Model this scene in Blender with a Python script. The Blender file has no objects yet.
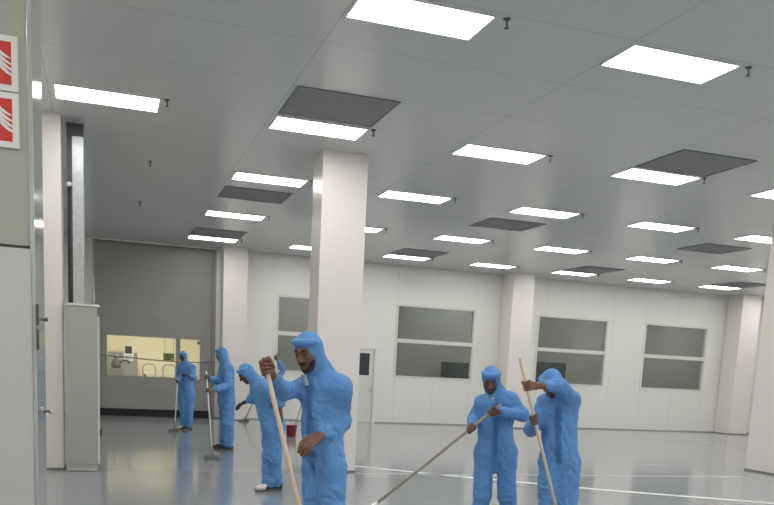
import bpy, bmesh, math, random
import numpy as np
from mathutils import Vector, Matrix

random.seed(7); rng = np.random.default_rng(11)
scn = bpy.context.scene
COL = scn.collection

# ------------------------------------------------------------------ camera
F_PX, YAW, PITCH, ROLL, CX, CY = 842.02, 0.3311, -0.1575, 0.0497, 387.0, 504.46
CAM_H, CEIL, YW, YP = 1.534, 4.534, 23.636, 12.05
cy_, sy_, cp_, sp_, cr_, sr_ = math.cos(YAW), math.sin(YAW), math.cos(PITCH), math.sin(PITCH), math.cos(ROLL), math.sin(ROLL)
FWD = np.array([sy_*cp_, cy_*cp_, sp_]); _R0 = np.array([cy_, -sy_, 0.0]); _U0 = np.cross(_R0, FWD)
RGT = cr_*_R0 + sr_*_U0; UPV = -sr_*_R0 + cr_*_U0
UH = np.array([cy_, -sy_, 0.0]); VH = np.array([sy_, cy_, 0.0]); ZH = np.array([0, 0, 1.0])
EYE = np.array([0, 0, CAM_H])
cd = bpy.data.cameras.new('camera'); cam = bpy.data.objects.new('camera', cd); COL.objects.link(cam)
cam.matrix_world = Matrix(((RGT[0], UPV[0], -FWD[0], 0), (RGT[1], UPV[1], -FWD[1], 0), (RGT[2], UPV[2], -FWD[2], CAM_H), (0, 0, 0, 1)))
cd.sensor_fit = 'HORIZONTAL'; cd.sensor_width = 36.0; cd.lens = F_PX/774*36.0
cd.shift_y = (CY-252.5)/774; cd.clip_start = 0.05; cd.clip_end = 200
scn.camera = cam

def ray(x, y): return FWD + RGT*((x-CX)/F_PX) - UPV*((y-CY)/F_PX)
def at_z(x, y, z):
    d = ray(x, y); return EYE + d*((z-CAM_H)/d[2])
def at_y(x, y, Y):
    d = ray(x, y); return EYE + d*(Y/d[1])
def at_w(x, y, w):
    d = ray(x, y); return EYE + d*(w/(d@VH))
def uvz(u, v, z): return UH*u + VH*v + ZH*z
def nrm(a):
    a = np.asarray(a, float); return a/(np.linalg.norm(a)+1e-12)

# ------------------------------------------------------------------ materials
def mat(name, col, rough=0.5, metal=0.0, spec=0.5, noise=None, bump=None, emit=None, coat=0.0):
    m = bpy.data.materials.new(name); m.use_nodes = True
    nt = m.node_tree; b = nt.nodes['Principled BSDF']
    b.inputs['Base Color'].default_value = (*col, 1); b.inputs['Roughness'].default_value = rough
    b.inputs['Metallic'].default_value = metal; b.inputs['Specular IOR Level'].default_value = spec
    b.inputs['Coat Weight'].default_value = coat
    tc = nt.nodes.new('ShaderNodeTexCoord')
    if noise:
        sc, amt = noise
        n = nt.nodes.new('ShaderNodeTexNoise'); n.inputs['Scale'].default_value = sc; n.inputs['Detail'].default_value = 4
        nt.links.new(tc.outputs['Object'], n.inputs['Vector'])
        mx = nt.nodes.new('ShaderNodeMix'); mx.data_type = 'RGBA'
        mx.inputs['A'].default_value = (*[c*(1-amt) for c in col], 1); mx.inputs['B'].default_value = (*[min(1, c*(1+amt)) for c in col], 1)
        nt.links.new(n.outputs['Fac'], mx.inputs['Factor']); nt.links.new(mx.outputs['Result'], b.inputs['Base Color'])
    if bump:
        sc, st = bump
        n = nt.nodes.new('ShaderNodeTexNoise'); n.inputs['Scale'].default_value = sc; n.inputs['Detail'].default_value = 3
        nt.links.new(tc.outputs['Object'], n.inputs['Vector'])
        bp = nt.nodes.new('ShaderNodeBump'); bp.inputs['Strength'].default_value = st; bp.inputs['Distance'].default_value = 0.02
        nt.links.new(n.outputs['Fac'], bp.inputs['Height']); nt.links.new(bp.outputs['Normal'], b.inputs['Normal'])
    if emit:
        b.inputs['Emission Color'].default_value = (*emit[0], 1); b.inputs['Emission Strength'].default_value = emit[1]
    return m

def seam_mat(name, col, seamcol, rough, axes, spec=0.5, noise=None):
    """panelled surface: axes = [(component, spacing, offset, half width)] with joint lines of the seam colour"""
    m = mat(name, col, rough, spec=spec, noise=noise); nt = m.node_tree; b = nt.nodes['Principled BSDF']
    geo = nt.nodes.new('ShaderNodeNewGeometry'); sep = nt.nodes.new('ShaderNodeSeparateXYZ'); nt.links.new(geo.outputs['Position'], sep.inputs[0])
    fac = None
    for comp, sp, off, hw in axes:
        a = nt.nodes.new('ShaderNodeMath'); a.operation = 'SUBTRACT'; a.inputs[1].default_value = off; nt.links.new(sep.outputs[comp], a.inputs[0])
        p = nt.nodes.new('ShaderNodeMath'); p.operation = 'PINGPONG'; p.inputs[1].default_value = sp/2; nt.links.new(a.outputs[0], p.inputs[0])
        l = nt.nodes.new('ShaderNodeMath'); l.operation = 'LESS_THAN'; l.inputs[1].default_value = hw; nt.links.new(p.outputs[0], l.inputs[0])
        if fac is None: fac = l
        else:
            mx = nt.nodes.new('ShaderNodeMath'); mx.operation = 'MAXIMUM'; nt.links.new(fac.outputs[0], mx.inputs[0]); nt.links.new(l.outputs[0], mx.inputs[1]); fac = mx
    mix = nt.nodes.new('ShaderNodeMix'); mix.data_type = 'RGBA'
    src = b.inputs['Base Color'].links[0].from_socket if b.inputs['Base Color'].links else None
    if src: nt.links.new(src, mix.inputs['A'])
    else: mix.inputs['A'].default_value = (*col, 1)
    mix.inputs['B'].default_value = (*seamcol, 1)
    nt.links.new(fac.outputs[0], mix.inputs['Factor']); nt.links.new(mix.outputs['Result'], b.inputs['Base Color'])
    return m

def glass_mat(name, tint, refl):
    m = bpy.data.materials.new(name); m.use_nodes = True; nt = m.node_tree; nt.nodes.clear()
    o = nt.nodes.new('ShaderNodeOutputMaterial'); t = nt.nodes.new('ShaderNodeBsdfTransparent'); t.inputs[0].default_value = (*tint, 1)
    g = nt.nodes.new('ShaderNodeBsdfGlossy'); g.inputs['Roughness'].default_value = 0.12; g.inputs['Color'].default_value = (.9, .95, .92, 1)
    mx = nt.nodes.new('ShaderNodeMixShader'); mx.inputs[0].default_value = refl
    nt.links.new(t.outputs[0], mx.inputs[1]); nt.links.new(g.outputs[0], mx.inputs[2]); nt.links.new(mx.outputs[0], o.inputs[0])
    return m

LAMP = 13.5
M = dict(
    floor=mat('floor_epoxy', (.305, .325, .345), .12, spec=.6, noise=(.35, .06)),
    ceiling=seam_mat('ceiling_panels', (.60, .615, .605), (.44, .45, .45), .22, [('X', 2.54, 1.98, .006), ('Y', 1.27, 8.23, .006)]),
    wall=seam_mat('wall_panels', (.79, .785, .745), (.67, .67, .635), .34, [('X', 1.21, 8.16, .007)]),
    wall_plain=mat('wall_plain', (.78, .775, .735), .4),
    wall_green=mat('wall_grey_green', (.40, .405, .345), .45),
    pillar=mat('pillar_cladding', (.83, .77, .735), .3, spec=.5),
    white_door=mat('white_door', (.58, .58, .56), .4),
    frame_white=mat('frame_white', (.70, .71, .66), .35),
    alu=mat('aluminium_trim', (.50, .505, .49), .10, metal=.25),
    shutter=seam_mat('shutter_fabric', (.34, .335, .32), (.30, .295, .285), .36, [('Z', .62, .1, .012)], noise=(.6, .05)),
    rubber=mat('black_rubber', (.012, .012, .014), .6),
    galv=mat('galvanised_steel', (.50, .53, .54), .36, metal=.8, noise=(14, .22)),
    dark_steel=mat('dark_steel', (.10, .10, .10), .45, metal=.5),
    cab=mat('cabinet_grey', (.43, .445, .40), .4),
    cab_white=mat('cabinet_edge', (.75, .73, .70), .4),
    lamp=mat('lamp_diffuser', (.9, .9, .9), .4, emit=((1, .985, .955), LAMP)),
    lamp_frame=mat('lamp_frame', (.82, .82, .80), .35),
    vent=mat('vent_grille', (.265, .26, .27), .7, noise=(5, .12)),
    vent_frame=mat('vent_frame', (.20, .20, .20), .5),
    sprk=mat('sprinkler_metal', (.13, .13, .135), .4, metal=.6),
    line=mat('floor_paint_white', (.80, .81, .80), .3, noise=(6, .08)),
    line_faint=mat('floor_paint_worn', (.56, .57, .57), .25, noise=(6, .1)),
    red=mat('sign_red', (.62, .03, .02), .35), sign_white=mat('sign_white', (.78, .77, .74), .35),
    blue=mat('coverall_blue', (.125, .30, .61), .7, spec=.25, noise=(9, .08), bump=(24, .35)),
    blue_flap=mat('coverall_flap', (.14, .33, .66), .75, spec=.2),
    skin=mat('skin_brown', (.17, .082, .052), .5, noise=(22, .12)),
    skin_dark=mat('skin_dark', (.075, .038, .026), .5),
    hair=mat('hair_black', (.024, .017, .013), .65),
    eye_white=mat('eye_white', (.30, .27, .24), .3), iris=mat('iris_dark', (.015, .01, .008), .2),
    lip=mat('lips', (.13, .05, .04), .5),
    mask=mat('mask_white', (.76, .80, .84), .7), glove=mat('glove_black', (.02, .02, .022), .6),
    shoe_white=mat('shoe_white', (.72, .71, .66), .5), shoe_black=mat('shoe_black', (.02, .02, .022), .5), sole=mat('shoe_sole', (.13, .125, .115), .7),
    wood=mat('pole_wood', (.62, .50, .37), .5, noise=(12, .1)), wood_dark=mat('pole_dark_wood', (.33, .26, .20), .5, noise=(12, .12)),
    pole_white=mat('pole_white', (.74, .74, .71), .4),
    plastic=mat('plastic_grey', (.17, .175, .175), .5), pad=mat('mop_pad', (.20, .205, .20), .9, bump=(60, .6)), plastic_white=mat('plastic_white', (.75, .75, .73), .4),
    bucket=mat('bucket_red', (.28, .03, .027), .38),
    room=mat('back_room_wall', (.80, .76, .58), .6), room_grey=mat('back_room_panel', (.30, .31, .31), .5),
    corridor=mat('corridor_wall', (.43, .43, .41), .7), corridor_floor=mat('corridor_floor', (.30, .30, .30), .5),
    navy=mat('navy_cabinet', (.010, .016, .035), .4),
    glass=glass_mat('window_glass', (.86, .88, .86), .06), glass_clear=glass_mat('clear_glass', (.97, .97, .96), .04),
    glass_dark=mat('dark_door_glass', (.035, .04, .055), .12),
    metal_lever=mat('lever_metal', (.5, .5, .48), .3, metal=.8),
    purple=mat('poster_tint', (.42, .38, .52), .6), green=mat('sign_green', (.35, .42, .04), .5),
    roomlamp=mat('room_lamp', (.9, .9, .9), .4, emit=((1, .95, .78), 19.0)), corfill=mat('corridor_fill_light', (.9, .9, .9), .4, emit=((1, 1, .97), 19.0)),
)

# ------------------------------------------------------------------ object helpers
def tag(o, label=None, cat=None, group=None, kind=None):
    if label: o['label'] = label
    if cat: o['category'] = cat
    if group: o['group'] = group
    if kind: o['kind'] = kind
    return o
def empty(name, loc, label, cat, group=None, rz=0):
    o = bpy.data.objects.new(name, None); COL.objects.link(o); o.location = loc; o.rotation_euler = (0, 0, rz); o.empty_display_size = .1
    return tag(o, label, cat, group)
def link_mesh(name, me, m, parent=None, smooth=False):
    if not isinstance(m, (list, tuple)): m = [m]
    for k in m: me.materials.append(k)
    if smooth: me.polygons.foreach_set('use_smooth', np.ones(len(me.polygons), dtype=bool))
    o = bpy.data.objects.new(name, me); COL.objects.link(o)
    if parent is not None:
        o.parent = parent
    return o
def build(name, bm, m, parent=None, smooth=False, bevel=0):
    if bevel: bmesh.ops.bevel(bm, geom=list(bm.edges), offset=bevel, segments=2, affect='EDGES', profile=.5)
    bmesh.ops.recalc_face_normals(bm, faces=list(bm.faces))
    me = bpy.data.meshes.new(name); bm.to_mesh(me); bm.free()
    return link_mesh(name, me, m, parent, smooth)
def BM(): return bmesh.new()
def box(bm, x0, x1, y0, y1, z0, z1, mi=0):
    v = [bm.verts.new(p) for p in ((x0, y0, z0), (x1, y0, z0), (x1, y1, z0), (x0, y1, z0), (x0, y0, z1), (x1, y0, z1), (x1, y1, z1), (x0, y1, z1))]
    for f in ((0, 3, 2, 1), (4, 5, 6, 7), (0, 1, 5, 4), (1, 2, 6, 5), (2, 3, 7, 6), (3, 0, 4, 7)):
        bm.faces.new([v[i] for i in f]).material_index = mi
def prism(bm, pts, axis, a0, a1):
    """extrude polygon pts (2D) along axis 'x','y' or 'z'"""
    def p3(p, a): return {'x': (a, p[0], p[1]), 'y': (p[0], a, p[1]), 'z': (p[0], p[1], a)}[axis]
    A = [bm.verts.new(p3(p, a0)) for p in pts]; B = [bm.verts.new(p3(p, a1)) for p in pts]; n = len(pts)
    bm.faces.new(A); bm.faces.new(B[::-1])
    for i in range(n): bm.faces.new((A[i], B[i], B[(i+1) % n], A[(i+1) % n]))
def tube(bm, pts, rad, n=10):
    """swept round tube through 3D points; rad a number or one per point"""
    pts = [Vector(p) for p in pts]; R = [rad]*len(pts) if not hasattr(rad, '__len__') else rad
    rings = []; ref = None
    for i, p in enumerate(pts):
        t = (pts[min(i+1, len(pts)-1)]-pts[max(i-1, 0)]).normalized()
        if ref is None: ref = t.orthogonal().normalized()
        ref = (ref - t*ref.dot(t)).normalized(); b = t.cross(ref)
        rings.append([bm.verts.new(p+(ref*math.cos(a)+b*math.sin(a))*R[i]) for a in [2*math.pi*k/n for k in range(n)]])
    for a, b in zip(rings, rings[1:]):
        for k in range(n): bm.faces.new((a[k], a[(k+1) % n], b[(k+1) % n], b[k]))
    bm.faces.new(rings[0][::-1]); bm.faces.new(rings[-1])
def lathe(bm, prof, n=20, c=(0, 0, 0)):
    rings = [[bm.verts.new((c[0]+r*math.cos(2*math.pi*k/n), c[1]+r*math.sin(2*math.pi*k/n), c[2]+z)) for k in range(n)] for r, z in prof]
    for a, b in zip(rings, rings[1:]):
        for k in range(n): bm.faces.new((a[k], a[(k+1) % n], b[(k+1) % n], b[k]))
    bm.faces.new(rings[0][::-1]); bm.faces.new(rings[-1])
def structure(name, bm, m, parent=None, **kw):
    o = build(name, bm, m, parent, **kw)
    if parent is None: o['kind'] = 'structure'
    return o
def copy_tree(o, parent=None):
    c = o.copy(); COL.objects.link(c)
    if parent is not None: c.parent = parent
    for ch in list(o.children): copy_tree(ch, c)
    return c

# ------------------------------------------------------------------ room shell
XL, XR, YF = -3.2, 21.9, -4.5
b = BM(); box(b, XL-.3, XR+.3, YF-.3, YW+.3, -.2, 0); structure('floor', b, M['floor'])
b = BM(); box(b, XL-.3, XR+.3, YF-.3, YW+.3, CEIL, CEIL+.2); structure('ceiling', b, M['ceiling'])
b = BM(); box(b, XR, XR+.25, YF, YW, 0, CEIL); structure('wall_right', b, M['wall_plain'])
b = BM(); box(b, XL, XR, YF-.25, YF, 0, CEIL); structure('wall_front', b, M['wall_plain'])
# left side: outer wall, then the near return wall that carries the fire signs, then the wall running into the depth
b = BM(); box(b, XL-.25, XL, YF, 6.0, 0, CEIL); box(b, -1.45, -1.2, 6.42, YW, 0, CEIL); structure('wall_left', b, M['wall_plain'])
DZ0, DZ1 = 0.0, 2.185
b = BM()
prism(b, [(XL, 6.0), (-.425, 6.0), (-.425, 6.35), (XL, 6.42)], 'z', DZ1+.02, CEIL)
prism(b, [(XL, 6.06), (-.425, 6.06), (-.425, 6.35), (XL, 6.42)], 'z', 0, DZ1+.02)
structure('wall_left_near', b, M['wall_green'])
b = BM(); prism(b, [(-.425, 5.985), (-.395, 5.985), (-.3695, 6.448), (-.425, 6.448)], 'z', 0, CEIL)
tr = structure('trim_1', b, M['alu'], bevel=.004)
# white door leaf in the near wall, its hinges on the corner trim
b = BM(); box(b, -1.45, -.412, 5.985, 6.058, .01, DZ1); dl = structure('door_1', b, M['white_door'], bevel=.006)
for z in (1.778, 1.62):
    b = BM(); box(b, -.389, -.377, 5.965, 5.983, z-.062, z+.062); tube(b, [(-.386, 5.968, z-.066), (-.386, 5.968, z+.066)], .007, 8)
    build('hinge', b, M['dark_steel'], dl)
b = BM(); tube(b, [(-.376, 6.36, 1.765), (-.355, 6.36, 1.765)], .012, 10); tube(b, [(-.355, 6.36, 1.765), (-.346, 6.36, 1.765)], .016, 10); build('door_stop', b, M['dark_steel'], tr)
b = BM(); tube(b, [(-.384, 6.2, 1.15), (-.335, 6.19, 1.15), (-.318, 6.16, 1.15), (-.318, 6.05, 1.147)], [.012, .012, .012, .010], 10); tube(b, [(-.385, 6.2, 1.15), (-.374, 6.2, 1.15)], .026, 12)
build('lever_handle', b, M['metal_lever'], tr, smooth=True)

# back wall with openings
WZ0, WZM0, WZM1, WZ1 = 1.395, 2.365, 2.475, 3.415
wins = [(4.66, 5.53), (8.17, 10.58), (12.77, 15.19), (16.65, 19.02)]
SH = (-.18, 2.93, 4.485)
DR = (6.62, 7.53, 2.14)
def wall_cells(bm, x0, x1, z0, z1, y0, y1, holes):
    xs = sorted({x0, x1, *[h[0] for h in holes], *[h[1] for h in holes]}); zs = sorted({z0, z1, *[h[2] for h in holes], *[h[3] for h in holes]})
    for a, c in zip(xs, xs[1:]):
        run = None
        for e, g in zip(zs, zs[1:]):
            hit = any(h[0] <= (a+c)/2 <= h[1] and h[2] <= (e+g)/2 <= h[3] for h in holes)
            if not hit: run = [e, g] if run is None else [run[0], g]
            if (hit or g == zs[-1]) and run: box(bm, a, c, y0, y1, *run); run = None
holes = [(w[0], w[1], WZ0, WZ1) for w in wins] + [(SH[0], SH[1], 0, SH[2]), (DR[0], DR[1], 0, DR[2])]
b = BM(); wall_cells(b, -1.45, XR, 0, CEIL, YW, YW+.14, holes); structure('wall_back', b, M['wall'])
b = BM()
for x0, x1 in ((-1.2, SH[0]), (SH[1], DR[0]), (DR[1], XR)): box(b, x0, x1, YW-.010, YW, 0, .032)
structure('baseboard_back', b, M['room_grey'])
# cove between back wall and ceiling
b = BM(); box(b, -1.2, XR, YW-.03, YW, CEIL-.04, CEIL); structure('trim_2', b, M['frame_white'])
for i, (x0, x1) in enumerate(wins):
    e = bpy.data.objects.new('window_%d' % (i+1), None); COL.objects.link(e); e['kind'] = 'structure'; e.location = (0, 0, 0)
    b = BM(); t = .05
    box(b, x0-t, x0+.012, YW-.02, YW+.1, WZ0-t, WZ1+t); box(b, x1-.012, x1+t, YW-.02, YW+.1, WZ0-t, WZ1+t)
    box(b, x0, x1, YW-.02, YW+.1, WZ0-t, WZ0+.012); box(b, x0, x1, YW-.02, YW+.1, WZ1-.012, WZ1+t); box(b, x0, x1, YW-.02, YW+.1, WZM0, WZM1)
    build('window_frame', b, M['frame_white'], e)
    for z0, z1 in ((WZ0, WZM0), (WZM1, WZ1)):
        b = BM(); box(b, x0+.005, x1-.005, YW+.05, YW+.058, z0+.005, z1-.005); build('pane', b, M['glass'], e)
# personnel door with a dark vision panel
e = bpy.data.objects.new('door_2', None); COL.objects.link(e); e['kind'] = 'structure'
b = BM(); box(b, DR[0]+.03, DR[1]-.03, YW+.01, YW+.06, .01, DR[2]-.03); build('door_leaf', b, M['frame_white'], e)
b = BM(); box(b, DR[0]-.06, DR[0]+.02, YW-.018, YW+.1, 0, DR[2]+.06); box(b, DR[1]-.02, DR[1]+.07, YW-.018, YW+.1, 0, DR[2]+.06); box(b, DR[0], DR[1], YW-.018, YW+.1, DR[2]-.02, DR[2]+.06)
build('door_frame', b, M['wall_plain'], e)
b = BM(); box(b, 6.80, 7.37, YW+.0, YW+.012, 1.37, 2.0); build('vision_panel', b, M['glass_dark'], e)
b = BM(); tube(b, [(7.45, YW+.01, .95), (7.45, YW-.05, .95), (7.33, YW-.05, .95)], .012, 8); box(b, 7.425, 7.475, YW-.0, YW+.012, .86, 1.06); build('lever_handle', b, M['metal_lever'], e)

# grey rapid shutter with a long vision window and a rubber bottom seal
e = bpy.data.objects.new('door_3', None); COL.objects.link(e); e['kind'] = 'structure'
SW = (.15, 2.58, 1.06, 2.10)
b = BM(); wall_cells(b, SH[0], SH[1], .19, SH[2], YW+.05, YW+.09, [(SW[0], SW[1], SW[2], SW[3])]); build('shutter_curtain', b, M['shutter'], e)
b = BM(); box(b, SH[0], SH[1], YW+.04, YW+.10, .0, .19); build('bottom_seal', b, M['rubber'], e)
b = BM(); box(b, SW[0], SW[1], YW+.066, YW+.07, SW[2], SW[3]); build('vision_pane', b, M['glass_clear'], e)
b = BM(); box(b, 1.91, 2.03, YW+.035, YW+.062, SW[2], SW[3]); box(b, SW[1]-.03, SW[1]+.03, YW+.035, YW+.062, SW[2]-.05, SW[3]); build('mullion', b, M['room_grey'], e)
for z in (2.03, 1.36, 1.22, 1.08):
    b = BM(); box(b, SW[1]-.10, SW[1]-.04, YW+.03, YW+.064, z-.05, z+.04); build('bracket', b, M['plastic_white'] if z < 1.9 else M['plastic'], e)
b = BM(); box(b, SH[0]-.02, SH[0]+.045, YW-.02, YW+.12, 0, SH[2]); build('guide_rail', b, M['alu'], e)
b = BM(); box(b, SH[1]-.075, SH[1]+.02, YW-.02, YW+.12, 0, SH[2]); build('guide_rail', b, M['room_grey'], e)
b = BM(); box(b, SH[0], SH[1], YW-.02, YW+.12, SH[2]-.02, SH[2]+.045); build('head_rail', b, M['vent_frame'], e)

# room seen through the shutter window
b = BM(); RX0, RX1, RY0, RY1, RZ = -1.3, 4.4, YW+.16, 27.6, 3.0
box(b, RX0, RX1, RY1, RY1+.1, 0, RZ); box(b, RX0-.1, RX0, RY0, RY1, 0, RZ); box(b, RX1, RX1+.1, RY0, RY1, 0, RZ); box(b, RX0, RX1, RY0, RY1, RZ, RZ+.1)
box(b, RX0, RX1, RY0-.01, RY0+.02, RZ-.5+.6, RZ); structure('wall_back_room', b, M['room'])
b = BM(); box(b, RX0, RX1, RY0-.02, RY1, -.1, 0); structure('floor_back_room', b, M['corridor_floor'])
b = BM(); box(b, .2, 1.06, 27.40, 27.45, 0, 1.70); tag(build('partition_panel', b, M['room_grey']), 'grey low partition panel in the room behind the shutter window', 'partition')
p = empty('notice', (0, 0, 0), 'white notice with a dark picture above the grey panel behind the shutter window', 'notice')
b = BM(); box(b, .66, .95, 27.37, 27.385, 1.44, 1.92); build('sheet', b, M['sign_white'], p)
b = BM(); box(b, .70, .90, 27.362, 27.37, 1.66, 1.88); build('picture', b, M['navy'], p)
for z in (1.60, 1.55, 1.50):
    b = BM(); box(b, .70, .91, 27.362, 27.37, z-.012, z+.012); build('text_line', b, M['purple'], p)
p = empty('safety_sign', (0, 0, 0), 'green and yellow sign with dark lettering hanging behind the shutter window', 'sign')
b = BM(); box(b, 1.60, 1.90, YW+.30, YW+.315, 1.50, 1.71); build('plate', b, M['green'], p)
for z, w in ((1.665, .24), (1.605, .25), (1.545, .18)):
    b = BM(); box(b, 1.625, 1.625+w, YW+.292, YW+.30, z-.016, z+.016); build('text_line', b, M['navy'], p)
b = BM(); tube(b, [(1.63, YW+.307, 1.7), (1.63, YW+.307, RZ)], .004, 6); tube(b, [(1.87, YW+.307, 1.7), (1.87, YW+.307, RZ)], .004, 6); build('cord', b, M['plastic'], p)
# machine silhouette: stand, body, head, arm
p = empty('lab_machine', (.42, 26.4, 0), 'dark grey upright machine left behind the shutter window', 'machine')
b = BM(); box(b, -.19, .19, -.2, .2, 0, 1.22); build('base_cabinet', b, M['plastic'], p, bevel=.01)
b = BM(); lathe(b, [(.12, 1.2), (.14, 1.3), (.10, 1.45), (.06, 1.5)], 14); build('body', b, M['dark_steel'], p)
b = BM(); lathe(b, [(.03, 1.5), (.075, 1.53), (.085, 1.58), (.06, 1.64), (.02, 1.66)], 14); build('head', b, M['plastic'], p)
b = BM(); tube(b, [(.08, 0, 1.36), (.2, 0, 1.45), (.32, 0, 1.46), (.37, 0, 1.36)], [.03, .028, .03, .035], 8); build('arm', b, M['dark_steel'], p)
def stool(x, y, lab):
    p = empty('lab_chair', (x, y, 0), lab, 'chair', 'white chairs behind the shutter window')
    b = BM(); box(b, -.2, .2, -.2, .2, .95, 1.0); build('seat', b, M['plastic_white'], p, bevel=.01)
    b = BM()
    pts = [(-.17, .19, 1.0), (-.18, .2, 1.3), (-.1, .2, 1.38), (.1, .2, 1.38), (.18, .2, 1.3), (.17, .19, 1.0)]; tube(b, pts, .018, 8); build('backrest', b, M['room_grey'], p)
    for sx in (-1, 1):
        for sy in (-1, 1):
            b = BM(); tube(b, [(sx*.16, sy*.16, .96), (sx*.2, sy*.2, 0)], .014, 6); build('leg', b, M['room_grey'], p)
stool(1.35, 26.0, 'white lab chair left of its twin behind the shutter window'); stool(1.95, 26.3, 'white lab chair right of its twin behind the shutter window')
p = empty('work_bench', (0, 0, 0), 'pale low work bench along the wall behind the shutter window', 'bench')
b = BM(); box(b, 1.2, 2.9, 26.75, 27.35, 1.08, 1.13); build('top', b, M['plastic_white'], p)
for x in (1.25, 2.8):
    b = BM(); box(b, x, x+.05, 26.8, 27.3, 0, 1.08); build('leg', b, M['room_grey'], p)
p = empty('ceiling_light', (1.3, 25.2, RZ), 'lamp lighting the pale room behind the shutter window', 'ceiling light')
b = BM(); box(b, -1.2, 1.2, -.3, .3, -.06, -.02); build('diffuser', b, M['roomlamp'], p); b = BM(); box(b, -1.22, 1.22, -.32, .32, -.022, 0); build('frame', b, M['lamp_frame'], p)

# corridor seen through the four windows
CY1 = 26.6
b = BM(); box(b, 4.5, XR, CY1, CY1+.1, 0, 4.2); box(b, XR, XR+.1, YW+.14, CY1, 0, 4.2); box(b, 4.5, 4.58, YW+.14, CY1, 3.1, 4.2); box(b, 4.5, XR, YW+.14, CY1, 4.2, 4.3)
structure('wall_corridor', b, M['corridor'])
b = BM(); box(b, 4.5, XR, YW+.14, CY1, -.1, 0); structure('floor_corridor', b, M['corridor_floor'])
for x in (6.5, 11.5, 16.5, 20.2):  # added unseen fill lamps, brighten the corridor behind the panes
    p = empty('ceiling_light', (x, 25.0, 4.2), {6.5: 'unseen added lamp brightening the left windows', 11.5: 'unseen added lamp brightening the middle windows', 16.5: 'unseen added lamp brightening the right window', 20.2: 'unseen added lamp past the right window'}[x], 'ceiling light', 'added corridor fill lamps')
    b = BM(); box(b, -.6, .6, -.15, .15, -.06, -.02); build('diffuser', b, M['corfill'], p); b = BM(); box(b, -.62, .62, -.17, .17, -.022, 0); build('frame', b, M['lamp_frame'], p)
def dark_cabinet(pxl, pxr, pyt, Y, lab):
    a = at_y(pxl, pyt, Y); c = at_y(pxr, pyt, Y); x0, x1, zt = a[0], c[0], a[2]
    p = empty('dark_cabinet', ((x0+x1)/2, Y+.25, 0), lab, 'cabinet', 'dark cabinets behind the windows'); w = (x1-x0)/2
    b = BM(); box(b, -w, w, -.23, .25, 0, zt); build('body', b, M['navy'], p, bevel=.008)
    for s in (-1, 1):
        b = BM(); box(b, min(s*.01, s*(w-.03)), max(s*.01, s*(w-.03)), -.25, -.23, .08, zt-.04); d = build('door', b, M['navy'], p)
        b = BM(); box(b, s*.05-.01, s*.05+.01, -.27, -.25, zt*.5, zt*.5+.12); build('handle', b, M['plastic'], d)
dark_cabinet(447, 474, 362, 25.6, 'dark navy cabinet low in the window right of the front pillar')
dark_cabinet(534, 567, 361.5, 25.6, 'dark navy cabinet behind the hooded head of the right worker')

# ------------------------------------------------------------------ pillars
def pillar(x0, x1, y0, y1, lab, seams=(2.3,)):
    p = empty('pillar', ((x0+x1)/2, (y0+y1)/2, 0), lab, 'pillar', 'white square pillars')
    w, d = (x1-x0)/2, (y1-y0)/2
    b = BM(); box(b, -w, w, -d, d, .03, CEIL); build('shaft', b, M['pillar'], p)
    b = BM(); box(b, -w-.004, w+.004, -d-.004, d+.004, 0, .03); build('base_strip', b, M['vent_frame'], p)
    b = BM()
    return p
pillar(2.95, 3.605, YP, 12.62, 'big white square pillar behind the front worker')
pillar(11.62, 12.3, 12.1, 12.95, 'white square pillar cut by the right edge of the photo')
pillar(3.06, 3.70, 23.0, YW-.03, 'white pillar against the back wall right of the grey shutter')
pillar(11.45, 12.13, 22.9, YW-.03, 'white pillar on the back wall between the two middle workers heads')
pillar(19.72, 20.45, 22.9, YW-.03, 'white pillar on the back wall right of the last window')
pillar(-1.19, -.475, YP, 12.76, 'white pillar strip at left beside the green grey cabinet')

# ------------------------------------------------------------------ things at the left
p = empty('metal_cabinet', (-.24, 12.2, 0), 'tall grey green metal cabinet beside the left white pillar', 'cabinet')
b = BM(); box(b, -.195, .195, -.25, .22, .09, 2.17); build('front_panel', b, M['cab'], p, bevel=.004)
b = BM(); box(b, -.195, .195, -.245, .215, 0, .088); build('plinth', b, M['cab'], p)
b = BM(); box(b, -.20, .225, -.262, .23, 2.172, 2.20); build('top_cap', b, M['cab_white'], p)
b = BM(); box(b, .197, .222, -.23, .21, .1, 2.05); build('side_rail', b, M['cab_white'], p)
b = BM(); box(b, .222, .245, -.1, -.06, .47, .56); build('latch', b, M['rubber'], p)
b = BM(); box(b, -.175, .175, -.27, -.25, .012, .03); build('floor_strip', b, M['cab_white'], p)
p = empty('steel_channel', (-.31, 12.5, 2.2), 'galvanised steel channel rising from the cabinet to the ceiling', 'steel channel')
b = BM(); box(b, -.04, .10, -.06, .06, 0, CEIL-2.2); build('channel', b, M['galv'], p)
b = BM(); box(b, -.108, -.04, -.03, .06, 0, CEIL-2.2); box(b, -.11, .102, -.064, .062, CEIL-2.36, CEIL-2.2); build('back_rail', b, M['dark_steel'], p)
b = BM(); box(b, .102, .112, -.06, .06, 0, CEIL-2.2); build('flange', b, M['room_grey'], p)
b = BM(); lathe(b, [(.015, -.03), (.035, -.02), (.035, .02), (.015, .03)], 12, (-.078, -.07, 1.56)); build('sensor', b, M['plastic_white'], p, smooth=True)
b = BM(); tube(b, [(-.078, -.05, 1.52), (-.085, -.045, .9), (-.075, -.045, .02)], .008, 6); build('cable', b, M['rubber'], p)

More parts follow.
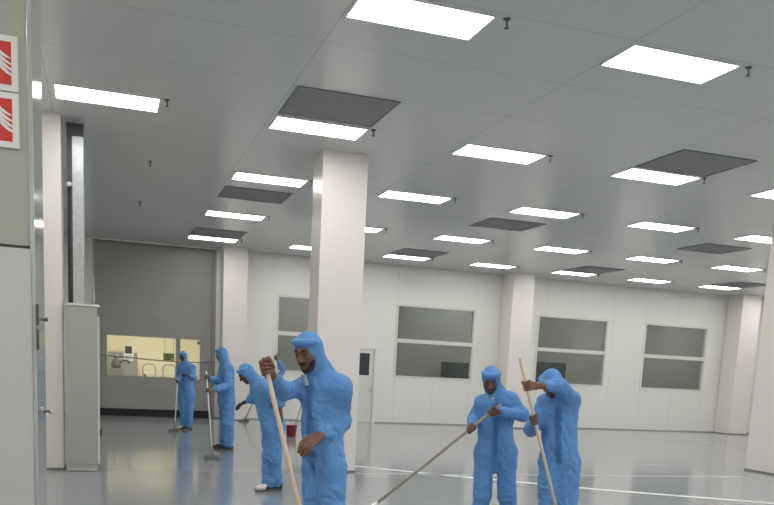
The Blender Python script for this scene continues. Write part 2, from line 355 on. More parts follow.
# fire-point signs on the near wall
def fire_sign(z0, z1, lab, extra):
    p = empty('fire_sign', (0, 5.99, 0), lab, 'sign', 'red fire signs'); x1 = -.474; x0 = x1-.34
    b = BM(); box(b, x0, x1, -.008, .008, z0, z1); build('plate', b, M['sign_white'], p)
    b = BM(); box(b, x0+.035, x1-.038, -.0095, -.0085, z0+.036, z1-.036); build('red_field', b, M['red'], p)
    cx = x1-.105; zc = (z0+z1)/2
    for k in range(4):                       # white flame tongues
        b = BM(); L = []; Rr = []
        for i in range(9):
            t = i/8; zz = zc+.125-.050*k*.72 - .085*t + .012*math.sin(t*5); xx = cx-.052+.012*k + .10*t - .028*math.sin(t*math.pi*1.2)
            w = .004+.017*math.sin(math.pi*min(1, t*1.02))**.8
            L.append((xx, zz+w*.55)); Rr.append((xx-.004, zz-w*.55))
        prism(b, L+Rr[::-1], 'y', -.0108, -.0098); build('flame', b, M['sign_white'], p)
    if extra == 'hose':                      # reel pictogram at the left
        b = BM(); n = 18
        for r0, r1 in ((.045, .062), (.018, .032)):
            for k in range(n):
                a0, a1 = 2*math.pi*k/n, 2*math.pi*(k+1)/n; c = (x0+.12, zc)
                prism(b, [(c[0]+r*math.cos(a), c[1]+r*math.sin(a)) for r, a in ((r0, a0), (r1, a0), (r1, a1), (r0, a1))], 'y', -.0108, -.0098)
        build('reel_symbol', b, M['sign_white'], p)
        b = BM(); box(b, x0+.185, x0+.232, -.0108, -.0098, zc-.03, zc+.03); build('nozzle_symbol', b, M['vent_frame'], p)
    else:
        b = BM(); box(b, x0+.09, x0+.14, -.0108, -.0098, zc-.10, zc+.05); box(b, x0+.105, x0+.125, -.0108, -.0098, zc+.05, zc+.09); box(b, x0+.08, x0+.15, -.0108, -.0098, zc+.075, zc+.092); build('extinguisher_symbol', b, M['sign_white'], p)
fire_sign(3.112, 3.432, 'upper red and white fire sign at the left edge', 'ext')
fire_sign(2.782, 3.104, 'lower red and white fire sign at the left edge', 'hose')

# cable along the shutter
p0, p1 = at_y(93, 354.5, YW-.05), at_y(216, 362, YW-.05)
b = BM(); pts = [tuple(p0+(p1-p0)*t - np.array([0, 0, .10*math.sin(math.pi*t)*t])) for t in np.linspace(0, 1, 14)]; tube(b, pts, .014, 6)
tag(build('cable', b, M['plastic'], smooth=True), 'dark cable strung across the grey shutter at window height', 'cable')

# painted floor lines
def strip(name, pts, w, m, lab):
    b = BM(); P = [Vector((x, y, 0)) for x, y in pts]; A = []; B = []
    for i, q in enumerate(P):
        t = (P[min(i+1, len(P)-1)]-P[max(i-1, 0)]).normalized(); n = Vector((-t.y, t.x, 0))*w/2
        A.append(q+n); B.append(q-n)
    for i in range(len(P)-1):
        v = [b.verts.new((c.x, c.y, z)) for z in (0.0005, .0025) for c in (A[i], A[i+1], B[i+1], B[i])]
        for f in ((0, 1, 2, 3), (4, 7, 6, 5), (0, 4, 5, 1), (1, 5, 6, 2), (2, 6, 7, 3), (3, 7, 4, 0)): b.faces.new([v[k] for k in f])
    return tag(build(name, b, m), lab, 'floor marking')
strip('floor_line', [(3.62, 13.05), (5.02, 11.78), (6.75, 10.35), (8.74, 9.08), (11.2, 7.6)], .15, M['line'], 'bold white floor line running diagonally behind the two right workers')
strip('floor_line', [(3.62, 11.93), (7.4, 11.9), (10.84, 11.9)], .10, M['line_faint'], 'thin white floor line between the front pillar and right pillar')
strip('floor_line', [(12.6, 21.4), (14.4, 20.3), (15.6, 18.1), (16.3, 15.8)], .09, M['line_faint'], 'faint white floor line curving in front of the right windows')
strip('floor_line', [(9.65, 13.62), (10.5, 13.5)], .10, M['line_faint'], 'short faint floor dash left of the right pillar')

# ------------------------------------------------------------------ ceiling lights, vents, sprinklers
ORD = ['first', 'second', 'third', 'fourth', 'fifth', 'sixth', 'seventh']
ROWN = {0: 'nearest row', 1: 'second row from the camera', 2: 'third row from the camera', 3: 'fourth row from the camera', 4: 'farthest row'}
LX = lambda c: .087+2.539*c
LY = [7.30, 11.06, 14.38, 18.16, 21.83]
LD = [.50, .53, .56, .60, .62]
def make_light():
    p = empty('ceiling_light', (0, 0, CEIL), 'x', 'ceiling light', 'recessed ceiling lights')
    b = BM(); w, d, t = .57, .27, .02
    box(b, -w-t, w+t, -d-t, -d, -.014, 0); box(b, -w-t, w+t, d, d+t, -.014, 0); box(b, -w-t, -w, -d, d, -.014, 0); box(b, w, w+t, -d, d, -.014, 0)
    build('frame', b, M['lamp_frame'], p)
    b = BM(); box(b, -w, w, -d, d, -.009, -.002); build('diffuser', b, M['lamp'], p)
    return p
def make_sprinkler():
    p = empty('sprinkler', (0, 0, CEIL), 'x', 'sprinkler', 'ceiling sprinklers')
    b = BM(); lathe(b, [(.032, .004), (.034, -.008), (.02, -.014)], 14); build('flange', b, M['sprk'], p, smooth=True)
    b = BM(); lathe(b, [(.011, -.012), (.011, -.055), (.016, -.06), (.016, -.068)], 10); build('body', b, M['sprk'], p)
    b = BM(); lathe(b, [(.022, -.074), (.025, -.077), (.009, -.082)], 12); build('deflector', b, M['sprk'], p)
    return p
lamp0, spr0 = make_light(), make_sprinkler(); used = [0, 0]
def place(src, k, loc, label, group=None):
    o = src if used[k] == 0 else copy_tree(src); used[k] = 1
    o.location = loc; o['label'] = label
    if group: o['group'] = group
    return o
vis = {0: [1, 2], 1: [0, 1, 2, 3, 4], 2: [1, 2, 3, 4, 5], 3: [1, 2, 3, 4, 5, 6], 4: [1, 2, 3, 4, 5, 6, 7]}
for r, cols in vis.items():
    for n, c in enumerate(cols):
        dy = -.03*c if r else 0
        place(lamp0, 0, (LX(c)-(.04 if r == 0 else 0), LY[r], CEIL), 'lit white ceiling light, %s from left in the %s' % (ORD[n], ROWN[r]))
        if (r, c) in ((2, 5), (4, 7)): continue
        place(spr0, 1, (LX(c)+.655, LY[r]-.26, CEIL), 'small dark sprinkler right of the %s light in the %s' % (ORD[n], ROWN[r]))
place(spr0, 1, (.73, 14.12, CEIL), 'lone sprinkler left of the lights, nearer of the two before the shutter')
place(spr0, 1, (.73, 17.79, CEIL), 'lone sprinkler left of the lights, farther of the two before the shutter')
hid = [(r, c) for r in range(5) for c in range(0, 9) if c not in vis[r] and not (c == 0 and r > 0)]
for r, c in hid:
    if LX(c) < 21: place(lamp0, 0, (LX(c), LY[r], CEIL), 'ceiling light outside the frame to the right', 'ceiling lights outside the frame')
for y in (3.7, .1, -3.4):
    for c in range(-1, 9): 
        if LX(c) < 21: place(lamp0, 0, (LX(c), y, CEIL), 'ceiling light outside the frame near the viewpoint', 'ceiling lights outside the frame')
def vent(c, y, d, lab):
    p = empty('ceiling_vent', (LX(c)+.0, y, CEIL), lab, 'ceiling vent', 'dark square ceiling vents')
    w = .57; t = .022
    b = BM(); box(b, -w-t, w+t, -d-t, -d, -.012, 0); box(b, -w-t, w+t, d, d+t, -.012, 0); box(b, -w-t, -w, -d, d, -.012, 0); box(b, w, w+t, -d, d, -.012, 0); build('frame', b, M['vent_frame'], p)
    b = BM(); box(b, -w, w, -d, d, -.007, -.001); build('grille', b, M['vent'], p)
for c, y, d, lab in ((1, 10.12, .53, 'dark grey square ceiling vent nearest the camera, left of the front pillar'), (3, 10.18, .5, 'dark grey square ceiling vent upper right, behind a bright light'),
                     (1, 15.82, .5, 'dark grey square ceiling vent between two lights above the shutter'), (3, 15.9, .5, 'dark grey square ceiling vent in the middle of the ceiling'),
                     (5, 15.95, .48, 'dark grey square ceiling vent at far right above the last window'), (1, 20.85, .58, 'dark grey square ceiling vent just before the back pillar by the shutter'),
                     (3, 20.9, .58, 'dark far ceiling vent right of the front pillar, above the second window'), (5, 20.8, .58, 'dark far ceiling vent above the third window'), (7, 20.9, .58, 'dark far ceiling vent beside the right pillar')):
    vent(c, y, d, lab)

# ------------------------------------------------------------------ implicit-surface modelling for people
class Field:
    def __init__(s, lo, hi, h):
        s.h = h; s.lo = np.array(lo, float)-3*h; n = np.ceil((np.array(hi)+3*h-s.lo)/h).astype(int)+1
        s.n = n; s.D = np.full(n, .3, np.float32)
        s.ax = [(s.lo[i]+h*np.arange(n[i])).astype(np.float32) for i in range(3)]
    def _sub(s, lo, hi):
        a = np.clip(np.floor((np.asarray(lo)-s.lo)/s.h).astype(int), 0, s.n); c = np.clip(np.ceil((np.asarray(hi)-s.lo)/s.h).astype(int)+1, 0, s.n)
        if np.any(c <= a): return None
        sl = tuple(slice(a[i], c[i]) for i in range(3))
        return sl, s.ax[0][sl[0]][:, None, None], s.ax[1][sl[1]][None, :, None], s.ax[2][sl[2]][None, None, :]
    def apply(s, d, sl, k, op):
        o = s.D[sl]
        if op == 'sub':
            d = -d
            if k > 0:
                hh = np.clip(.5-.5*(d-o)/k, 0, 1)  # smooth max
                s.D[sl] = o*hh + d*(1-hh) + k*hh*(1-hh)
            else: s.D[sl] = np.maximum(o, d)
        else:
            if k > 0:
                hh = np.clip(.5+.5*(o-d)/k, 0, 1); s.D[sl] = o*(1-hh)+d*hh-k*hh*(1-hh)
            else: s.D[sl] = np.minimum(o, d)
    def cone(s, a, b, ra, rb, k=.02, op='add'):
        a, b = np.asarray(a, float), np.asarray(b, float); m = max(ra, rb)+k+4*s.h
        g = s._sub(np.minimum(a, b)-m, np.maximum(a, b)+m)
        if g is None: return
        sl, X, Y, Z = g; e = b-a; L = max(e@e, 1e-9)
        t = np.clip(((X-a[0])*e[0]+(Y-a[1])*e[1]+(Z-a[2])*e[2])/L, 0, 1)
        d = np.sqrt((X-a[0]-t*e[0])**2+(Y-a[1]-t*e[1])**2+(Z-a[2]-t*e[2])**2)-(ra+(rb-ra)*t)
        s.apply(d.astype(np.float32), sl, k, op)
    def ell(s, c, axes, r, k=.02, op='add'):
        c = np.asarray(c, float); r = np.asarray(r, float); m = r.max()+k+4*s.h
        g = s._sub(c-m, c+m)
        if g is None: return
        sl, X, Y, Z = g; q0 = 0; q1 = 0
        for i in range(3):
            p = (X-c[0])*axes[i][0]+(Y-c[1])*axes[i][1]+(Z-c[2])*axes[i][2]
            q0 = q0+(p/r[i])**2; q1 = q1+(p/r[i]**2)**2
        k0 = np.sqrt(q0); d = k0*(k0-1)/np.maximum(np.sqrt(q1), 1e-6)
        s.apply(d.astype(np.float32), sl, k, op)
    def plane_cut(s, p, n):
        """remove everything on the +n side"""
        X, Y, Z = s.ax[0][:, None, None], s.ax[1][None, :, None], s.ax[2][None, None, :]
        s.D = np.maximum(s.D, ((X-p[0])*n[0]+(Y-p[1])*n[1]+(Z-p[2])*n[2]).astype(np.float32))
    def mesh(s, name, disp=None):
        D = s.D; D[[0, -1], :, :] = .3; D[:, [0, -1], :] = .3; D[:, :, [0, -1]] = .3
        S = D < 0; nx, ny, nz = D.shape
        cnt = np.zeros((nx-1, ny-1, nz-1), np.int8)
        offs = [(i, j, k) for i in (0, 1) for j in (0, 1) for k in (0, 1)]
        for i, j, k in offs: cnt += S[i:nx-1+i, j:ny-1+j, k:nz-1+k]
        act = (cnt > 0) & (cnt < 8); ids = np.full(act.shape, -1, np.int32); I, J, K = np.nonzero(act); ids[I, J, K] = np.arange(len(I))
        acc = np.zeros((len(I), 3)); num = np.zeros(len(I))
        for a in range(3):
            for o1 in (0, 1):
                for o2 in (0, 1):
                    o = [0, 0, 0]; oth = [x for x in range(3) if x != a]; o[oth[0]] = o1; o[oth[1]] = o2; e = list(o); e[a] = 1
                    d0 = D[I+o[0], J+o[1], K+o[2]].astype(float); d1 = D[I+e[0], J+e[1], K+e[2]].astype(float); x = (d0 < 0) != (d1 < 0)
                    t = np.where(x, d0/np.where(x, d0-d1, 1), 0); pt = np.zeros((len(I), 3)); pt[:, oth[0]] = o1; pt[:, oth[1]] = o2; pt[:, a] = t
                    acc[x] += pt[x]; num[x] += 1
        V = s.lo+s.h*(np.stack([I, J, K], -1)+acc/np.maximum(num, 1)[:, None])
        Q = []
        for a in range(3):
            u, v = (a+1) % 3, (a+2) % 3
            sl0 = [slice(None)]*3; sl1 = [slice(None)]*3; sl0[a] = slice(0, -1); sl1[a] = slice(1, None)
            A, B = S[tuple(sl0)], S[tuple(sl1)]
            for flip, msk in ((False, A & ~B), (True, ~A & B)):
                e = np.stack(np.nonzero(msk), -1); q = []
                for du, dv in ((1, 1), (0, 1), (0, 0), (1, 0)):
                    c = e.copy(); c[:, u] -= du; c[:, v] -= dv; q.append(ids[c[:, 0], c[:, 1], c[:, 2]])
                q = np.stack(q, -1)
                Q.append(q[:, ::-1] if flip else q)
        Q = np.concatenate(Q); Q = Q[(Q >= 0).all(1)]
        me = bpy.data.meshes.new(name); me.vertices.add(len(V)); me.loops.add(Q.size); me.polygons.add(len(Q))
        # one relaxing pass keeps it smooth
        nb = np.zeros_like(V); cn = np.zeros(len(V))
        for i in range(4):
            j = (i+1) % 4
            np.add.at(nb, Q[:, i], V[Q[:, j]]); np.add.at(cn, Q[:, i], 1); np.add.at(nb, Q[:, j], V[Q[:, i]]); np.add.at(cn, Q[:, j], 1)
        V = V*.55+.45*nb/np.maximum(cn, 1)[:, None]
        me.vertices.foreach_set('co', V.astype(np.float32).ravel()); me.loops.foreach_set('vertex_index', Q.astype(np.int32).ravel())
        me.polygons.foreach_set('loop_start', np.arange(0, Q.size, 4, dtype=np.int32)); me.polygons.foreach_set('loop_total', np.full(len(Q), 4, np.int32))
        me.update(calc_edges=True); me.validate()
        if disp is not None:
            N = np.zeros(len(me.vertices)*3, np.float32); me.vertex_normals.foreach_get('vector', N); N = N.reshape(-1, 3)
            co = np.zeros(len(me.vertices)*3, np.float32); me.vertices.foreach_get('co', co); co = co.reshape(-1, 3)
            co = co+N*disp(co)[:, None]; me.vertices.foreach_set('co', co.astype(np.float32).ravel()); me.update()
        return me

LAT = rng.random((32, 32, 32))
def vnoise(P):
    i = np.floor(P).astype(int); f = P-i; f = f*f*(3-2*f); r = 0
    for a in (0, 1):
        for b_ in (0, 1):
            for c in (0, 1):
                w = (f[:, 0] if a else 1-f[:, 0])*(f[:, 1] if b_ else 1-f[:, 1])*(f[:, 2] if c else 1-f[:, 2])
                r = r+w*LAT[(i[:, 0]+a) % 32, (i[:, 1]+b_) % 32, (i[:, 2]+c) % 32]
    return r
def folds(seed, amp):
    o = np.array([seed*3.7, seed*1.9, seed*5.3])
    def f(P):
        a = vnoise(P*np.array([6, 6, 5])+o); b_ = vnoise(P*np.array([6, 6, 5])+o*1.7+9)
        q = P+.09*np.stack([a-.5, b_-.5, a-b_], -1); q = q+np.stack([q[:, 2]*.45, -q[:, 2]*.3, 0*q[:, 2]], -1)
        r = 1-np.abs(2*vnoise(q*np.array([11, 11, 6])+o*2)-1); r2 = 1-np.abs(2*vnoise(q*np.array([9, 9, 19])+o)-1)
        low = np.clip(1.15-P[:, 2], 0, 1)*1.3+.55      # cloth bunches more down the legs
        return amp*(1.4*(a-.5)-.85*(r**3.2-.2)-low*.75*(r2**3.2-.2))
    return f

def grip(f, wrist, C, A, nsign, rp=.013, sc=1.0):
    """hand closed round a pole through C along A; fingers wrap over the far side"""
    A = nrm(A); D = C-wrist; D = nrm(D-A*(D@A)); N = np.cross(A, D)*nsign
    kn = []
    lens = (1.0, 1.08, 1.02, .84)
    for i in range(4):
        off = A*(1.5-i)*.0205*sc
        r = rp+.010*sc
        base = C+off-D*(r*.75)+N*(r*1.05)
        kn.append(base); prev = base; tot = 235*lens[i]; a0 = -35
        for sgm in range(1, 7):
            th = math.radians(a0+tot*sgm/6); q = C+off+(N*math.cos(th)+D*math.sin(th))*r*1.05
            f.cone(prev, q, .0098*sc*(1-.03*sgm), .0096*sc*(1-.035*sgm), .002); prev = q
        f.cone(wrist+off*.45, base, .0165*sc, .0125*sc, .012)
        f.ell(base, np.eye(3), (.0125*sc,)*3, .006)
    heel = C-D*(rp+.018*sc)-N*.004
    f.cone(wrist, heel+A*.02*sc, .021*sc, .018*sc, .012); f.cone(wrist, heel-A*.02*sc, .021*sc, .017*sc, .012)
    t0 = wrist*.55+heel*.45-N*.018*sc+A*.018*sc; t1 = C-N*(rp+.012*sc)+A*.040*sc-D*.004; t2 = C-N*.006+D*(rp+.014*sc)+A*.036*sc; t3 = C+N*.012+D*(rp+.018*sc)+A*.020*sc
    f.cone(t0, t1, .015*sc, .0125*sc, .01); f.cone(t1, t2, .0115*sc, .0105*sc, .003); f.cone(t2, t3, .0105*sc, .009*sc, .003)
def relaxed(f, wrist, d, palm_n, side, sc=1.0, curl=.5):
    """loosely curled open hand; d pointing direction, palm_n palm normal, side towards the thumb"""
    d = nrm(d); palm_n = nrm(palm_n-d*(palm_n@d)); s = nrm(np.cross(d, palm_n))*side
    for i, L in enumerate((.95, 1.05, 1.0, .8)):
        o = s*(1.5-i)*.021*sc; base = wrist+d*.088*sc+o
        f.cone(wrist+o*.5, base, .017*sc, .0125*sc, .014); q = base; dd = d; r = .0102*sc
        for sgm, ln in enumerate((.040, .026, .022)):
            ang = curl*(.55+.45*sgm); dd = nrm(dd*math.cos(ang)+palm_n*math.sin(ang)); q2 = q+dd*ln*L*sc
            f.cone(q, q2, r, r*.92, .003); q = q2; r *= .93
    t0 = wrist+d*.02*sc+s*.02*sc; t1 = t0+(d*.03+s*.026+palm_n*.012)*sc; t2 = t1+(d*.032+s*.006+palm_n*.016)*sc; t3 = t2+(d*.024-s*.004+palm_n*.01)*sc
    f.cone(t0, t1, .016*sc, .0125*sc, .012); f.cone(t1, t2, .0115*sc, .0105*sc, .003); f.cone(t2, t3, .0105*sc, .0088*sc, .003)

def mop_head(parent, at, d, m_pole):
    """flat mop: swivel socket, plastic frame plate and fibre pad; at = floor point, d = direction across"""
    d = nrm([d[0], d[1], 0]); n = np.array([-d[1], d[0], 0])
    def slab(bm, hl, hw, z0, z1, taper=1.0):
        v = []
        for z, s in ((z0, 1.0), (z1, taper)):
            for a, c in ((-1, -1), (1, -1), (1, 1), (-1, 1)): v.append(bm.verts.new(tuple(at[:2]+(d*hl*a*s+n*hw*c*s)[:2])+(z,)))
        for fc in ((0, 3, 2, 1), (4, 5, 6, 7), (0, 1, 5, 4), (1, 2, 6, 5), (2, 3, 7, 6), (3, 0, 4, 7)): bm.faces.new([v[i] for i in fc])
    b = BM(); slab(b, .135, .085, .001, .040, .95); build('pad', b, M['pad'], parent, bevel=.006)
    b = BM(); slab(b, .12, .065, .0405, .066, .8); build('frame_plate', b, M['plastic'], parent, bevel=.004)
    b = BM(); tube(b, [tuple(at[:2]-d[:2]*.03)+(.078,), tuple(at[:2]+d[:2]*.03)+(.078,)], .016, 10); build('swivel', b, M['plastic'], parent)

def mop(T, B, m, lab, r=.0125, across=None, socket=None, upto=.16):
    """pole from T (top) to B on the floor with a mop head at B; root empty sits at the foot"""
    p = empty('mop', (0, 0, 0), lab, 'mop', 'floor mops')
    T, B = np.asarray(T), np.asarray(B); d = nrm(T-B); foot = B+d*.075; foot0 = np.array([B[0], B[1], .078])
    b = BM(); tube(b, [tuple(foot+d*.10), tuple(foot+(T-foot)*.5), tuple(T-d*.01), tuple(T)], [r, r, r, r*.6], 12); build('handle', b, m, p, smooth=True)
    b = BM(); tube(b, [tuple(foot0), tuple(foot+d*.02), tuple(foot+d*upto)], [.014, .016, r*1.45], 12); build('socket', b, socket or M['plastic'], p, smooth=True)
    mop_head(p, B, across if across is not None else UH, m)
    return p

def shoe(parent, ankle, toe_dir, m_up, k=1.0):
    t = nrm([toe_dir[0], toe_dir[1], 0]); s = np.array([-t[1], t[0], 0]); c = np.array([ankle[0], ankle[1], 0])
    f = Field(c-.24, c+np.array([.24, .24, .2]), .007)
    ax = [t, s, ZH]
    f.cone(c-t*.05*k+ZH*.055, c+t*.11*k+ZH*.045*k, .042*k, .038*k, .02); f.cone(c-t*.03+ZH*.06, c-t*.02+ZH*.12, .042, .043, .02)
    f.ell(c+t*.13*k+ZH*.04*k, ax, (.07*k, .045*k, .033*k), .02); f.plane_cut(c+ZH*.022, -ZH)
    o = link_mesh('shoe', f.mesh('shoe'), m_up, parent, True)
    g = Field(c-.24, c+np.array([.24, .24, .06]), .007)
    g.cone(c-t*.055*k+ZH*.012, c+t*.14*k+ZH*.012, .042*k, .046*k, 0); g.plane_cut(c+ZH*.024, ZH); g.plane_cut(c+ZH*.001, -ZH)
    link_mesh('sole', g.mesh('sole'), M['sole'], o, True)

def person(sp):
    w0 = sp['w']
    P = lambda t: at_w(t[0], t[1], w0+t[2])
    J = {k: P(v) for k, v in sp['J'].items()}
    h = sp.get('h', .008); sc = sp.get('sc', 1.0)
    Fh = nrm(uvz(*sp['face'])); Rh = nrm(np.cross(Fh, ZH)); Uh = np.cross(Rh, Fh)
    til = sp.get('tilt', 0); Rh, Uh = Rh*math.cos(til)+Uh*math.sin(til), Uh*math.cos(til)-Rh*math.sin(til)
    HC = J['head']; HX = [Rh, Fh, Uh]
    hp = lambda r, f_, u: HC+Rh*r*sc+Fh*f_*sc+Uh*u*sc
    toe = nrm(uvz(*sp['toe'], 0))
    fx = np.array([J['pelvis'][0], J['pelvis'][1], 0])
    root = empty('person', tuple(np.array([*((J['ankR']+J['ankL'])/2)[:2], 0])), sp['label'], 'person', 'workers in blue coveralls')
    ro = np.array(root.location)
    # hands: grip centres on poles
    hands = {}
    for s in ('R', 'L'):
        hd = sp['hand'+s]; C = P(hd['at']) if 'C' not in hd else hd['C']; E = J['elb'+s]; dr = nrm(C-E)
        hands[s] = (C, C-dr*.088*sc, dr, hd)
    allp = np.array(list(J.values())+[hands['R'][0], hands['L'][0]])
    lo, hi = allp.min(0)-.2, allp.max(0)+.2; lo[2] = max(lo[2], -.02)
    # ---- body: one continuous skin
    f = Field(lo, hi, sp.get('hb', .0065))
    up = nrm(J['neck']-J['pelvis'])
    f.cone(J['shR'], J['shL'], .05, .05, .03); f.cone(J['neck']-up*.08, J['pelvis'], .085, .085, .05)
    f.cone(J['neck']-up*.05, HC-Uh*.05-Fh*.015, .052, .05, .03)
    for s in ('R', 'L'):
        C, W, dr, hd = hands[s]
        f.cone(J['sh'+s], J['elb'+s], .040, .034, .02); f.cone(J['elb'+s], W, .033, .024, .015)
        f.cone(J['hip'+s], J['kn'+s], .07, .045, .03); f.cone(J['kn'+s], J['ank'+s], .043, .032, .02)
        if hd['type'] == 'grip': grip(f, W, C, hd['axis'], hd.get('n', 1), hd.get('rp', .013), sp.get('hs', sc))
        else: relaxed(f, W, dr, uvz(*hd['palm']), hd.get('side', 1), sp.get('hs', sc), hd.get('curl', .5))
    f.ell(hp(0, -.012, .03), HX, np.array((.073, .090, .086))*sc, .02); f.ell(hp(0, .018, -.035), HX, np.array((.057, .068, .080))*sc, .025)
    f.ell(hp(0, .058, -.096), HX, np.array((.022, .022, .018))*sc, .025)
    for q in (-1, 1):
        f.ell(hp(q*.040, .052, -.022), HX, np.array((.02, .022, .018))*sc, .02)                # cheekbones
        f.cone(hp(0, .083, .024), hp(q*.040, .070, .022), .010*sc, .009*sc, .012)              # brow
        f.ell(hp(q*.031, .090, .005), HX, np.array((.016, .014, .010))*sc, .008, 'sub')        # sockets
        f.ell(hp(q*.031, .070, .011), HX, np.array((.017, .014, .009))*sc, .004)               # upper lids
        f.ell(hp(q*.012, .094, -.033), HX, np.array((.009, .010, .008))*sc, .006)              # nostrils
    f.cone(hp(0, .083, .012), hp(0, .108, -.028), .0075*sc, .0125*sc, .010)
    f.ell(hp(0, .082, -.058), HX, np.array((.024, .010, .006))*sc, .004); f.ell(hp(0, .081, -.069), HX, np.array((.021, .010, .0065))*sc, .004)
    me = f.mesh('body'); body = link_mesh('body', me, sp.get('skin', M['skin']), root, True)
    # ---- coverall
    L = sp.get('loose', 1.0); LG = L*sp.get('leg', 1.0); g = Field(lo, hi, h)
    mid = (J['neck']+J['pelvis'])/2; ch = J['neck']-up*.14
    for s in ('R', 'L'):
        o = 'L' if s == 'R' else 'R'
        ins = J['sh'+s]*.80+J['sh'+o]*.20-up*.035
        wst = (J['hip'+s]*.85+J['hip'+o]*.15)+up*.17
        g.cone(ins, wst, .098*L, .098*L, .05); g.cone(wst, J['hip'+s]-up*.0, .098*L, .110*LG, .05)
        C, W, dr, hd = hands[s]; E = J['elb'+s]; cuff = W-dr*hd.get('cuff', .012)
        g.cone(J['sh'+s]-up*.02, E, .070*L, .064*L, .045); g.cone(E, cuff-dr*.05, .064*L, .050*L, .03); g.cone(cuff-dr*.06, cuff-dr*.012, .052*L, .037*L, .012)
        hem = J['ank'+s]+nrm(J['kn'+s]-J['ank'+s])*.03
        g.cone(J['hip'+s]+ (J['hip'+s]-J['hip'+o])*.06, J['kn'+s], .112*LG, .092*LG, .045); g.cone(J['kn'+s], hem, .092*LG, .080*LG, .03)
        g.cone(hem+ZH*.03, hem, .079*L, .066*L, .01)
    g.cone(ch, mid, .105*L, .105*L, .06); g.cone(mid, J['pelvis']+up*.02, .105*L, .12*L, .06)
    g.cone(J['shR'], J['shL'], .060*L, .060*L, .05)
    for s in ('R', 'L'): g.cone(J['neck']-up*.03, J['sh'+s]*.85+J['neck']*.15-up*.02, .070, .066, .05)
    g.cone(J['neck']-up*.04, J['neck']+nrm(HC-J['neck'])*.05, .085, .078, .04)
    g.plane_cut(np.array([0, 0, .035]), -ZH)
    cov = link_mesh('coverall', g.mesh('coverall', folds(sp['seed'], sp.get('amp', .009))), M['blue'], root, True)
    if sp.get('flap'):
        from mathutils.bvhtree import BVHTree
        cm = cov.data; tree = BVHTree.FromPolygons([v.co.copy() for v in cm.vertices], [tuple(p.vertices) for p in cm.polygons])
        FB = nrm(uvz(*sp['flap'], 0)); SB = np.cross(FB, ZH); rows = []
        for i in range(34):
            c = J['neck']-up*.075+(J['pelvis']-up*.10-(J['neck']-up*.075))*(i/33); row = []
            for sd in (-.024, -.012, 0, .012, .024):
                hit = tree.ray_cast(Vector(c+SB*sd+FB*.20), Vector(-FB), .3)
                row.append(None if hit[0] is None else np.array(hit[0]))
            rows.append(row)
        e = BM(); okr = [rw for rw in rows if all(x is not None for x in rw)]
        vs_ = []
        for i, rw in enumerate(okr):
            nbr = okr[max(0, i-1):i+2]; vs_.append([e.verts.new(tuple(np.mean([q_[j] for q_ in nbr], 0)+FB*.004)) for j in range(5)])
        for i in range(len(vs_)-1):
            for j in range(4): e.faces.new((vs_[i][j], vs_[i][j+1], vs_[i+1][j+1], vs_[i+1][j]))
        bmesh.ops.solidify(e, geom=list(e.faces), thickness=.006)
        build('zip_flap', e, M['blue_flap'], root)
    # ---- hood
    q = Field(HC-.3, HC+.3, min(h, .007)); nk = J['neck']
    q.ell(hp(0, -.014, .028), HX, np.array((.080, .095, .094))*sc, 0)
    q.cone(hp(0, -.02, -.01), hp(0, -.022, -.07)*.7+nk*.3, .082*sc, .072*sc, .03); q.cone(hp(0, -.025, -.07)*.7+nk*.3, nk-up*.03, .072*sc, .088*sc, .04)
    if sp.get('band', 1):
        prev = None
        for i in range(11):                       # gathered front edge: rolled band over the forehead
            a = math.radians(-100+20*i); pt = hp(.070*math.sin(a), .006+.066*math.cos(a), .064+.012*math.cos(a))
            if prev is not None: q.cone(prev, pt, .020*sc, .020*sc, .012)
            prev = pt
    q.ell(hp(0, .160, -.056), HX, np.array((.076, .150, .108))*sc, .008, 'sub')
    link_mesh('hood', q.mesh('hood', folds(sp['seed']+2.3, .0045)), M['blue'], root, True)
    # ---- face details
    if sp.get('face_detail', 1):
        for s in (-1, 1):
            e = BM(); bmesh.ops.create_icosphere(e, subdivisions=2, radius=.0112*sc, matrix=Matrix.Translation(Vector(hp(s*.031, .0705, .004))))
            for fc in e.faces:
                c = np.array(fc.calc_center_median())-hp(s*.031, .0715, .004)
                if nrm(c)@nrm(Fh*.90-Uh*.42) > .62: fc.material_index = 1
            build('eye', e, [M['eye_white'], M['iris']], root, smooth=True)
            e = BM(); tube(e, [tuple(hp(s*.015, .0905, .031)), tuple(hp(s*.032, .086, .033)), tuple(hp(s*.050, .068, .024))], [.0045, .0055, .003], 8); build('eyebrow', e, M['hair'], root, smooth=True)
        e = BM(); bmesh.ops.create_icosphere(e, subdivisions=3, radius=1.0)
        e.transform(Matrix(((*(Rh*.022*sc), 0), (*(Fh*.0095*sc), 0), (*(Uh*.008*sc), 0), (0, 0, 0, 1))).transposed() @ Matrix.Identity(4))
        bmesh.ops.translate(e, verts=list(e.verts), vec=Vector(hp(0, .0835, -.064))); build('lips', e, M['lip'], root, smooth=True)
    if sp.get('beard'):
        k = Field(HC-.2, HC+.2, .0055)
        k.ell(hp(0, .018, -.040), HX, np.array((.061, .072, .083))*sc, 0); k.ell(hp(0, .060, -.098), HX, np.array((.026, .026, .022))*sc, .025)
        k.ell(hp(0, .10, -.03), HX, np.array((.050, .075, .066))*sc, .008, 'sub')
        k.plane_cut(hp(0, 0, -.030), Uh); k.plane_cut(hp(0, -.02, 0), -Fh)
        tag(link_mesh('beard', k.mesh('beard'), M['hair'], root, True), 'short black beard')
        e = BM(); tube(e, [tuple(hp(-.030, .083, -.058)), tuple(hp(-.014, .093, -.049)), tuple(hp(0, .096, -.047)), tuple(hp(.014, .093, -.049)), tuple(hp(.030, .083, -.058))], [.004, .0065, .006, .0065, .004], 8); build('moustache', e, M['hair'], root, smooth=True)
